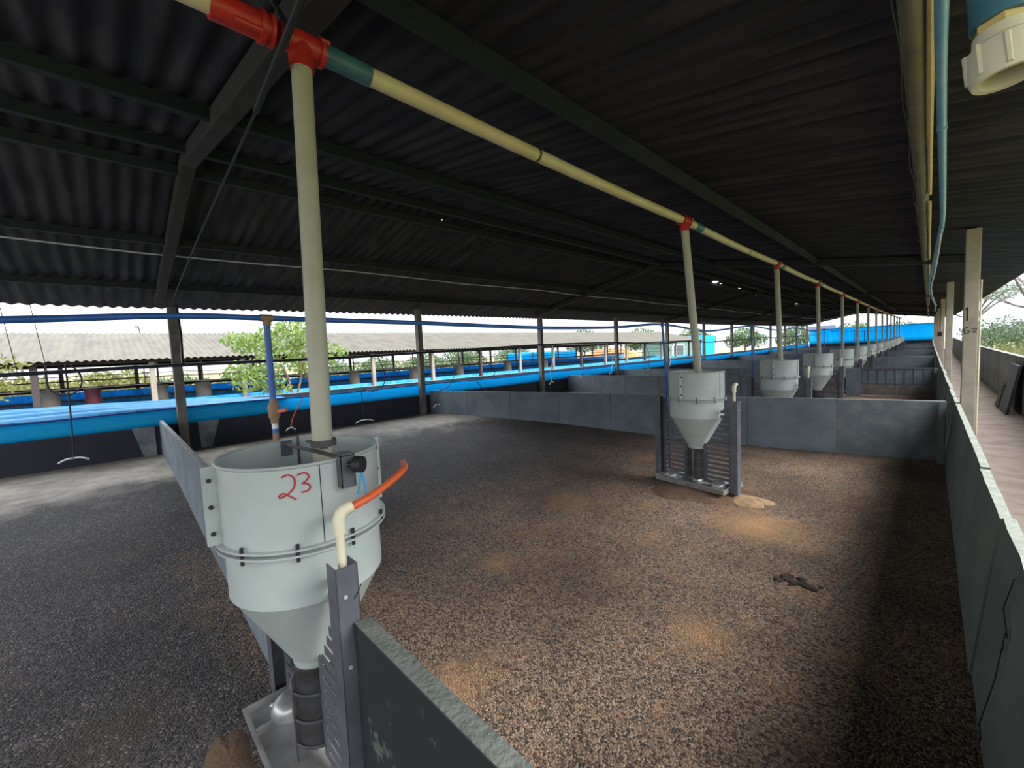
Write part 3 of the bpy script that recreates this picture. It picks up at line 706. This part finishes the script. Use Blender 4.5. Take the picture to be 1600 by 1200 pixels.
# ================================================================ PIPES UNDER THE ROOF AT THE CORRIDOR
b = MB(); bx = -.075
pts = [(bx, y_, roof_z(bx, y_)-.025-.06) for y_ in ylist]
o = MB().tube(pts, .05, 10).build('roof_pole', 'bamboo'); tag(o, 'thick grey-green pole under the roof above the corridor wall', 'roof beam')
yp = thing('yellow_pipe', 'thin yellow pipe strapped to the grey-green roof pole', 'pipe', (-.02, 0, 0))
for (a, c) in ((-1, 5.9), (6.25, 11.2), (11.8, 18), (18.5, 30)):
    MB().tube([(0, y_, roof_z(0, y_)-.12-.004*math.sin(y_*2)) for y_ in [a+(c-a)*k/8 for k in range(9)]], .0135, 8).build('pipe', 'yellow_pipe', yp)
o = MB().tube([(-.13+.008*math.sin(y_*5), y_, roof_z(-.1, y_)-.13-.012*math.sin(y_*3.1)) for y_ in [-.5+.25*k for k in range(44)]], .004, 6).build('electric_wire', 'rafter')
tag(o, 'thin loose wire along the left edge of the roof pole', 'wire')
bp = thing('blue_pipe', 'pale blue pipe hanging under the roof above the corridor wall', 'pipe', (0, 0, 0))
MB().tube([(.0, 0, 3.1), (.008, 2.3, 3.1), (.03, 3.65, 3.1), (.06, 5.2, 3.08), (.078, 6.7, 3.1), (.05, 9, 3.12), (.01, 12, 3.12), (-.02, 15, 3.1), (.06, 19, 3.06), (.16, 24, 3.1), (.2, 32, 3.2)], [.021]*51, 14, smooth_n=5).build('pipe', 'pale_blue_pipe', bp)
for yy, xx in ((3.62, .03), (6.85, .078)): MB().tube([(xx, yy, 3.1), (xx, yy+.05, 3.1)], .0245, 14).build('joint_ring', 'pale_blue_pipe', bp)
MB().tube([(.075, 7.2, 3.07), (.07, 9.5, 3.09), (.05, 12, 3.09), (.02, 15, 3.08), (.09, 19, 3.04), (.2, 24, 3.1)], .012, 8, smooth_n=4).build('cable', 'white_bar', bp)
ph = thing('pipe_outlet', 'blue pipe end with a wide cream union hanging at top right', 'pipe', (.088, 1.17, 2.31))
d = Vector((-.33, .36, 1.0)).normalized() 
d = Vector((-.1, .05, 1)).normalized()
b = MB(); L0 = Vector((0, 0, 0))
def ringpts(ts): return [tuple(L0+d*q) for q in ts]
b = MB(); b.tube(ringpts([0, .012, .06, .066, .085]), [.043, .047, .045, .038, .036], 24, caps=False); b.tube(ringpts([0, .001, .05]), [.043, .034, .032], 24, caps=False)
for k in range(8):
    a = 2*PI*k/8; e = Vector((math.cos(a), math.sin(a), 0))*.045
    b.tube([tuple(L0+e+d*.008), tuple(L0+e+d*.06)], .005, 6)
b.build('union', 'cream_fit', ph)
MB().tube(ringpts([.03, .031]), [.033, .001], 20).build('bore', 'brown_pvc', ph)
MB().tube(ringpts([.083, .083, .11]), [.03, .034, .034], 6).build('union_nut', 'yellow_pipe', ph)
MB().tube([tuple(d*.1), tuple(d*.15), tuple(d*.5), tuple(d*.5+Vector((0, -.01, .3)))], [.038, .036, .036, .036], 20).build('pipe', 'teal_pvc', ph)

# ================================================================ CORRIDOR
t = thing('folded_gate', 'dark metal gate leaning against the outer corridor wall', 'gate', (1.47, 15.1, g(15)))
b = MB(); b.hexa([(-.22, -.75, .0), (-.17, -.75, .0), (-.17, .9, .0), (-.22, .9, .0), (-.05, -.75, 1.1), (0.0, -.75, 1.1), (0.0, .55, 1.1), (-.05, .55, 1.1)]); b.build('sheet', 'galv_dark', t)
b = MB()
for (ya, yb) in ((.9, .72), (.62, .48)): b.bar((-.23, ya, 0.02), (-.13, yb, .62), .05, .03)
b.bar((-.14, .74, .6), (-.14, .4, .6), .03, .04); b.build('frame', 'corridor_wall', t)
t = thing('low_awning', 'teal sheet awning on short posts just outside the outer corridor wall', 'awning', (2.0, 12.5, g(12)))
MB().grid(lambda u, v: (-.32+u*.7, -4.2+v*8.4, 1.33+.03*math.sin(v*9)*u-.1*u), 6, 20).build('sheet', 'teal_sheet', t, solid=.006)
for px_ in (-.28, .3):
    for q in (-4, 0, 4): MB().tube([(px_, q, 0), (px_, q, 1.3-.08*(px_+.3))], .025, 8).build('post', 'bark_grey', t)

# ================================================================ VEGETATION
def leaves(b, c, r, n, size, rnd, squash=1.):
    for _ in range(n):
        while True:
            p = Vector((rnd.uniform(-1, 1), rnd.uniform(-1, 1), rnd.uniform(-1, 1)))
            if .25 < p.length < 1: break
        p = Vector((p.x*r, p.y*r, p.z*r*squash))+Vector(c)
        a = Vector((rnd.uniform(-1, 1), rnd.uniform(-1, 1), rnd.uniform(-.6, .6))).normalized(); u = a.orthogonal().normalized()
        u = (Matrix.Rotation(rnd.uniform(0, 6.28), 3, a) @ u); w = a.cross(u); s = size*rnd.uniform(.6, 1.2)
        b.add([p-u*s, p+w*s*.45, p+u*s, p-w*s*.45], [(0, 1, 2, 3)])
def tree(name, lab, x, y, z0, clumps, trunk, leafm, barkm, size, n, seed, cat='tree', group=None, branches=()):
    rnd = random.Random(seed); t = thing(name, lab, cat, (x, y, z0), group)
    b = MB()
    for (cx, cy, cz, r, sq) in clumps: leaves(b, (cx, cy, cz), r, int(n*r*r), size, rnd, sq)
    b.build('foliage', leafm, t)
    b = MB()
    for p, r0, r1 in trunk:
        k = len(p); b.tube(p, [r0+(r1-r0)*i/(k-1) for i in range(k)], 8)
    b.build('trunk', barkm, t)
    return t
# small lime tree between the sheds
tree('lime_tree', 'small lime-green tree between the sheds, behind the nearest drop tube', -14.6, 4.2, -.35,
     [(.1, -.2, 3.05, .75, .7), (.2, .3, 3.3, .7, .6), (.1, -1.3, 3.0, .5, .5), (-.2, .75, 2.9, .7, .7), (.1, -.95, 2.85, .6, .6), (.2, 1.35, 2.5, .55, .7), (.1, -.3, 2.4, .75, .7), (0, .6, 2.2, .6, .7), (.5, -1.2, 1.75, .5, .7), (.6, -.55, 1.55, .5, .6), (.3, -1.35, 2.1, .45, .7)],
     [([(0, .1, 0), (0, .12, .9), (.05, .0, 1.7), (.1, -.3, 2.5)], .06, .02), ([(0, .12, .9), (0, .35, 1.6), (-.1, .6, 2.6)], .045, .015), ([(0, .1, .8), (.3, -.5, 1.4), (.5, -1.1, 1.8)], .04, .012)],
     'leaf_lime', 'bark', .085, 620, 11)
tree('golden_tree', 'yellow-leaved tree at the far left edge outside the shed', -14.2, -2.0, -.35,
     [(0, -.2, 2.6, .7, .7), (.0, .35, 2.4, .45, .7), (0, -.4, 3.3, .5, .7), (.2, 0.1, 1.9, .5, .7)], [([(0, -.2, 0), (0, -.2, 1.5), (0, -.1, 2.6)], .06, .02)], 'leaf_gold', 'bark', .08, 330, 12)
hr = random.Random(21)
for i, (x, y, r, h) in enumerate([(-34, -3, 1.6, 1.3), (-35, .4, 1.9, 1.4), (-34, 3.5, 1.4, 1.1), (-36, 8, 1.8, 1.3), (-35, 13, 1.9, 1.4), (-36, 18, 2, 1.4), (-37, 24, 2, 1.5), (-42, 33, 2.5, 1.8), (-44, 44, 2.6, 2)]):
    tree('roadside_bush', ['gold-green bush seen under the left end of the neighbouring roof', 'gold-green bush right of the maroon bin beyond the neighbouring shed', 'green bush beyond the maroon bin', 'green bush seen left of the lime tree, beyond the neighbouring shed', 'green bush seen right of the nearest drop tube, beyond the neighbouring shed', 'green bush seen left of the second curtain post', 'green bush seen right of the second curtain post', 'green bush seen between the third and fourth curtain posts', 'green bush seen right of the fourth curtain post'][i],
         x, y, -.3+g(y), [(0, -r*.6, h*.8, r*.8, .7), (0, r*.5, h*.75, r*.85, .65), (.3, 0, h, r*.8, .7)], [([(0, 0, 0), (0, 0, h)], .1, .04)], 'leaf_gold' if i < 2 else 'leaf_green', 'bark', .16, 230, 30+i, 'bush', 'bushes beyond the neighbouring shed')
for i, (x, y, s) in enumerate([(-26, 92, 3.4), (-34, 86, 3.8), (-44, 84, 4.2), (-58, 82, 4.6), (-17, 92, 3.2), (-9.5, 96, 3.3), (-3.5, 100, 3.)]):
    tree('distant_tree', ['distant green tree seen just left of the far blue end curtain', 'distant tree between the sixth and seventh curtain posts', 'distant tree beyond the end of the neighbouring roof', 'distant tree rising just past the neighbouring roof ridge', 'distant tree over the left end of the blue end curtain', 'round green tree showing above the blue end curtain', 'distant tree low above the right part of the end curtain'][i], x, y, .3,
         [(0, 0, s*.9, s*.8, .75), (s*.6, 0, s*.7, s*.6, .7), (-s*.6, .3, s*.72, s*.6, .7)], [([(0, 0, 0), (0, 0, s*.9)], .2, .1)], 'leaf_green', 'bark', .3, 90, 50+i, 'tree', 'distant trees past the far end')
# trees and scrub beyond the corridor
def big_tree(lab, x, y, z0, h, seed, leafm):
    rnd = random.Random(seed); tr = []; cl = []
    tr.append(([(0, 0, 0), (.1, 0, h*.35), (0, .1, h*.55)], .22, .14))
    for k in range(9):
        a = k*2*PI/9+rnd.uniform(-.2, .2); q = rnd.uniform(.5, .8)*h*.55; zz = h*(.6+.35*rnd.random())
        e = (q*math.cos(a), q*math.sin(a), zz); tr.append(([(0, .05, h*.35+.2*rnd.random()*h), (q*.5*math.cos(a), q*.5*math.sin(a), zz*.8), e], .08, .025))
        for m_ in range(2):
            e2 = (e[0]*1.25+rnd.uniform(-.5, .5), e[1]*1.25+rnd.uniform(-.5, .5), zz+rnd.uniform(.1, .5)); tr.append(([(q*.5*math.cos(a), q*.5*math.sin(a), zz*.8), e2], .035, .012)); cl.append((e2[0], e2[1], e2[2], .6, .5))
        cl.append((e[0], e[1], e[2], .8, .5))
    tree('spreading_tree', lab, x, y, z0, cl, tr, leafm, 'bark_grey', .09, 150, seed, 'tree', 'trees beyond the corridor')
big_tree('spreading tree with thick trunk at the right edge, beyond the corridor wall', 5.6, 28, .4, 6.0, 71, 'leaf_dusty')
big_tree('spreading bare-branched tree just right of the G2 pillar', 4.6, 40, .5, 6.2, 72, 'leaf_dusty')
big_tree('tree seen through the gap left of the G2 pillar', 2.9, 56, .6, 6.0, 73, 'leaf_dusty')
for i, (x, y, r) in enumerate([(3.2, 36, .9), (4.0, 35, 1.0), (5.0, 34, 1.1), (6.0, 33, 1.2), (7.2, 33, 1.3), (2.6, 46, 1.0), (3.4, 48, 1.2), (4.6, 48, 1.3), (6.2, 46, 1.4), (8.2, 45, 1.5), (3.2, 58, 1.0)]):
    tree('scrub_bush', ['dusty bush nearest the right side of the G2 pillar', 'dusty bush second to the right of the G2 pillar', 'dusty bush in front of the trunk at the right edge', 'dusty bush right of the thick trunk', 'dusty bush at the far right edge', 'tall dusty bush behind the G2 pillar', 'tall dusty bush in the second row right of the pillar', 'tall dusty bush in the second row behind the reeds', 'tall dusty bush in the second row behind the thick trunk', 'tall dusty bush in the second row at the right edge', 'dusty bush seen in the gap left of the G2 pillar'][i],
         x, y, .25+g(y)*.5, [(0, 0, r*.9, r, .9), (r*.5, 0, r*1.3, r*.8, .8), (-r*.4, 0, r*1.6, r*.7, .8)], [([(0, 0, 0), (0, 0, r)], .05, .02)], 'leaf_dusty' if i % 2 else 'leaf_green', 'bark_grey', .1, 330, 90+i, 'bush', 'scrub beyond the corridor')
b = MB(); rnd = random.Random(77)
for k in range(1500):
    x = rnd.uniform(2.3, 7.5); y = rnd.uniform(29, 32)+x*.1; h = rnd.uniform(.5, 1.25); a = rnd.uniform(0, 6.28); w = .02
    dx, dy = math.cos(a)*w, math.sin(a)*w; lx, ly = rnd.uniform(-.2, .2), rnd.uniform(-.2, .2); z = .2+g(y)
    b.add([(x-dx, y-dy, z), (x+dx, y+dy, z), (x+dx*.6+lx*.4, y+dy*.6+ly*.4, z+h*.6), (x-dx*.6+lx*.4, y-dy*.6+ly*.4, z+h*.6), (x+lx, y+ly, z+h)], [(0, 1, 2, 3), (3, 2, 4)])
o = b.build('tall_grass', 'reed'); tag(o, 'pale tall reeds in front of the scrub beyond the corridor', 'grass', None, 'stuff')

# ================================================================ NEIGHBOURING SHED
nb = thing('neighbouring_shed', 'open livestock shed with a weathered corrugated roof across the yard', 'shed', (-22, 10, 0))
NY0, NY1 = -14., 46.
def nroof(x, y): return 2.2+min((-16.8-x)/5.2, (x+27.2)/5.2)*1.13+g(y)+.1*(1-math.exp(-max(y, 0)/10))
o = corr_roof([-27.2, -24.6, -22.0, -20.3, -18.6, -16.8], NY0, NY1, nroof, .177, .026, 4)
o.v = [(x+22, y-10, z) for x, y, z in o.v]; o.build('roof', 'roof_old', nb)
for xx in (-17.1, -26.9):
    b = MB()
    for a, c in zip([-14, 0, 10, 20, 30, 38], [0, 10, 20, 30, 38, 46]):
        b.hexa([(xx-.05+22, a-10, nroof(xx, a)-.15), (xx+.05+22, a-10, nroof(xx, a)-.15), (xx+.05+22, c-10, nroof(xx, c)-.15), (xx-.05+22, c-10, nroof(xx, c)-.15), (xx-.05+22, a-10, nroof(xx, a)-.03), (xx+.05+22, a-10, nroof(xx, a)-.03), (xx+.05+22, c-10, nroof(xx, c)-.03), (xx-.05+22, c-10, nroof(xx, c)-.03)])
    b.build('eave_beam', 'barn_dark', nb)
k = 0; yy = -11.2
while yy < NY1:
    for xx in (-17.2, -26.8):
        MB().box(xx-.07+22, xx+.07+22, yy-.07-10, yy+.07-10, -.4+g(yy), nroof(xx, yy)-.1).build('post', 'barn_dark' if (k % 3 == 1 and xx > -20) else 'barn_conc', nb)
    k += 1; yy += 2.45 if yy < 8 else 3.1
def strip(name, m, x0, x1, z0, z1):
    b = MB()
    for a, c in zip([-14, 0, 10, 20, 30, 38], [0, 10, 20, 30, 38, 46]):
        q = [(x0+22, a-10), (x1+22, a-10), (x1+22, c-10), (x0+22, c-10)]; gs = [g(a), g(a), g(c), g(c)]
        b.hexa([(p[0], p[1], z0+h) for p, h in zip(q, gs)]+[(p[0], p[1], z1+h) for p, h in zip(q, gs)])
    return b.build(name, m, nb)
strip('low_wall', 'dark_wall', -17.36, -17.28, -.5, .7)
strip('curtain', 'barn_blue', -17.42, -17.26, .7, .88)
strip('low_wall', 'barn_conc', -26.75, -26.65, -.4, .72)
strip('curtain', 'barn_blue', -26.8, -26.6, .68, 1.0)
strip('top_rail', 'barn_dark', -26.8, -26.62, 1.06, 1.24)
strip('low_wall', 'barn_conc', -22.05, -21.95, -.4, .62)
strip('curtain', 'barn_blue', -22.1, -21.9, .62, .8)
b = MB()
for z, xx in ((1.42, -17.3), (1.62, -19.5), (1.5, -26.7), (1.75, -21)):
    b.tube([(xx+22, y_-10, z+g(y_)+.02*math.sin(y_)) for y_ in [-14+2*i for i in range(31)]], .012 if xx < -18 else .018, 6)
b.build('rail', 'barn_dark', nb)
t0 = None
for i, (x, y, m_) in enumerate([(-19, -1.3, 0), (-19, -.35, 1), (-19, 1.3, 0), (-19, 2.55, 0), (-19, 8.3, 0), (-19, 11.5, 0), (-19, 14.5, 0), (-19, 18.4, 0), (-19, 22, 0)]):
    lab = ['grey hopper in the neighbouring shed behind the leftmost dark post', 'maroon plastic bin in the neighbouring shed', 'grey hopper beside a pale post left of the first curtain post', 'grey hopper in the neighbouring shed below the lime tree', 'grey hopper in the neighbouring shed just right of the nearest drop tube', 'grey hopper in the neighbouring shed left of the second curtain post', 'grey hopper in the neighbouring shed right of the second curtain post', 'grey hopper in the neighbouring shed midway to the third curtain post', 'grey hopper in the neighbouring shed near the third curtain post'][i]
    gz = g(y)
    if m_:
        t = thing('plastic_bin', lab, 'bin', (x, y, gz))
        MB().lathe([(0, -.35), (.17, -.35), (.19, 0), (.2, .82), (.18, 1.2), (.2, 1.3), (.2, 1.36), (.12, 1.38), (0, 1.38)], 20).build('body', 'maroon', t)
    else:
        t = thing('old_hopper', lab, 'feeder', (x, y, gz), 'hoppers in the neighbouring shed')
        MB().lathe([(.24, 1.34), (.24, .82), (.09, .5), (.09, -.36)], 20).build('hopper', 'barn_conc', t)
        MB().tube([(0, 0, 1.2), (0, 0, 2.4)], .03, 8).build('drop_tube', 'barn_conc', t)
# things past the neighbouring shed
t = thing('blue_tarpaulin', 'bright blue tarpaulin wall beyond the neighbouring shed, right of the third post', 'curtain', (-27.6, 32, 0))
MB().grid(lambda u, v: (.05*math.sin(u*20), -5.4+u*10.8, .9+g(32)*.6+v*1.05), 40, 3).build('sheet', 'curtain', t, solid=.01)
for q in (-5.4, -1.8, 1.8, 5.4): MB().box(-.04, .04, q-.04, q+.04, -.4, 2.1).build('post', 'barn_conc', t)
t = thing('yard_hut', 'small teal hut with a white door frame far beyond the sheds', 'hut', (-29, 64, g(60)-.35))
MB().box(-2, 2, -5, 5, 0, 2.7).build('wall', 'teal_wall', t)
b = MB(); b.hexa([(-2.3, -5.3, 2.7), (2.3, -5.3, 2.7), (2.3, 5.3, 2.7), (-2.3, 5.3, 2.7), (-2.3, -5.3, 3.0), (2.3, -5.3, 2.8), (2.3, 5.3, 2.8), (-2.3, 5.3, 3.0)]); b.build('roof', 'barn_conc', t)
b = MB()
for (y0, y1, z0, z1) in ((-3.4, -3.1, 0, 2.2), (.6, .9, 0, 2.2), (-3.4, .9, 2.0, 2.25)): b.box(2, 2.06, y0, y1, z0, z1)
b.build('door_frame', 'white_paint', t); MB().box(1.99, 2.03, -3.1, .6, .3, 2).build('door', 'window_dark', t)
t = thing('blue_tank', 'square blue water tank far beyond the sheds', 'tank', (-29, 77, g(60)-.35))
MB().box(-1.5, 1.5, -2.6, 2.6, .2, 3.6).build('body', 'curtain', t, .1); MB().box(-1.6, 1.6, -2.7, 2.7, 0, .2).build('base', 'barn_conc', t); MB().tube([(0, 0, 3.6), (0, 0, 3.75)], .4, 20).build('lid', 'barn_blue', t)
o = mound(-30, 51, 3.2, 5.5, 2.1, 'heap of orange earth beyond the neighbouring shed', 'orange_earth', 'earth_heap', 8); o.location = (-30, 49, .1)
t = thing('sign_board', 'dark tilted panel on poles outside the far end of the shed', 'panel', (-9.4, 66, g(62)))
MB().hexa([(-1.7, -.05, 2.0), (1.5, -.05, 2.0), (1.5, .05, 2.0), (-1.7, .05, 2.0), (-1.9, .45, 3.3), (1.0, .45, 3.3), (1.0, .55, 3.3), (-1.9, .55, 3.3)]).build('panel', 'slate', t)
for q in (-1.3, 1.0): MB().tube([(q, 0, -.3), (q, .05, 2.2)], .05, 8).build('pole', 'barn_dark', t)
# yard lamp on a thin pole over the neighbouring roof
t = thing('yard_lamp', 'small lamp on a thin bent pole above the neighbouring roof ridge', 'lamp', (-28, 1.4, 0))
MB().tube([(0, 0, -.3), (0, 0, 3.75), (0, -.05, 4.05)], .025, 8).build('pole', 'barn_dark', t); MB().box(-.06, .06, -.2, -.02, 4.03, 4.1).build('lamp_head', 'barn_dark', t, .01)

# ================================================================ SKY, CAMERA
w = bpy.data.worlds.new('World'); sc.world = w; w.use_nodes = True; N = w.node_tree.nodes; L = w.node_tree.links
bg = N['Background']; tc = N.new('ShaderNodeTexCoord'); mp = N.new('ShaderNodeMapping'); mp.inputs['Scale'].default_value = (1, 1, 3.2)
L.new(tc.outputs['Generated'], mp.inputs['Vector'])
n = N.new('ShaderNodeTexNoise'); n.inputs['Scale'].default_value = 2.4; n.inputs['Detail'].default_value = 6; L.new(mp.outputs[0], n.inputs['Vector'])
r = N.new('ShaderNodeValToRGB'); r.color_ramp.elements[0].position = .36; r.color_ramp.elements[1].position = .62
r.color_ramp.elements[0].color = (.60, .68, .82, 1); r.color_ramp.elements[1].color = (1.0, 1.0, .99, 1)
L.new(n.outputs['Fac'], r.inputs[0]); L.new(r.outputs[0], bg.inputs['Color'])
sp = N.new('ShaderNodeSeparateXYZ'); L.new(tc.outputs['Generated'], sp.inputs[0])
er_ = N.new('ShaderNodeValToRGB'); er_.color_ramp.elements[0].position = .0; er_.color_ramp.elements[0].color = (.24, .24, .24, 1)
er_.color_ramp.elements[1].position = .45; er_.color_ramp.elements[1].color = (1, 1, 1, 1)
e_ = er_.color_ramp.elements.new(.1); e_.color = (.34, .34, .34, 1)
L.new(sp.outputs[2], er_.inputs[0])
ml = N.new('ShaderNodeMath'); ml.operation = 'MULTIPLY'; L.new(er_.outputs[0], ml.inputs[0]); ml.inputs[1].default_value = 1.35; L.new(ml.outputs[0], bg.inputs['Strength'])
sun = bpy.data.lights.new('overcast_sun', 'SUN'); sun.energy = 1.5; sun.angle = math.radians(28); sun.color = (1, .97, .93)
so = bpy.data.objects.new('overcast_sun', sun); C.objects.link(so); so.rotation_euler = (math.radians(0), math.radians(52), math.radians(20))

f = 642.02; yaw, pitch, roll, h = math.radians(45.44), math.radians(4.07), math.radians(2.444), 1.86
fwd = Vector((-math.sin(yaw)*math.cos(pitch), math.cos(yaw)*math.cos(pitch), -math.sin(pitch)))
right = Vector((math.cos(yaw), math.sin(yaw), 0)); up = right.cross(fwd)
r2 = right*math.cos(roll)-up*math.sin(roll); u2 = up*math.cos(roll)+right*math.sin(roll)
cam = bpy.data.cameras.new('Camera'); co = bpy.data.objects.new('Camera', cam); C.objects.link(co)
cam.sensor_width = 36; cam.lens = 36*f/1600; cam.clip_start = .03; cam.clip_end = 500
mtx = Matrix((r2, u2, -fwd)).transposed().to_4x4(); mtx.translation = (0, 0, h); co.matrix_world = mtx
sc.camera = co
vs = sc.view_settings; vs.view_transform = 'Standard'; vs.look = 'None'; vs.gamma = 1; vs.use_curve_mapping = False; vs.exposure = 2.2
sc.cycles.max_bounces = 8; sc.cycles.diffuse_bounces = 5; sc.cycles.transparent_max_bounces = 8
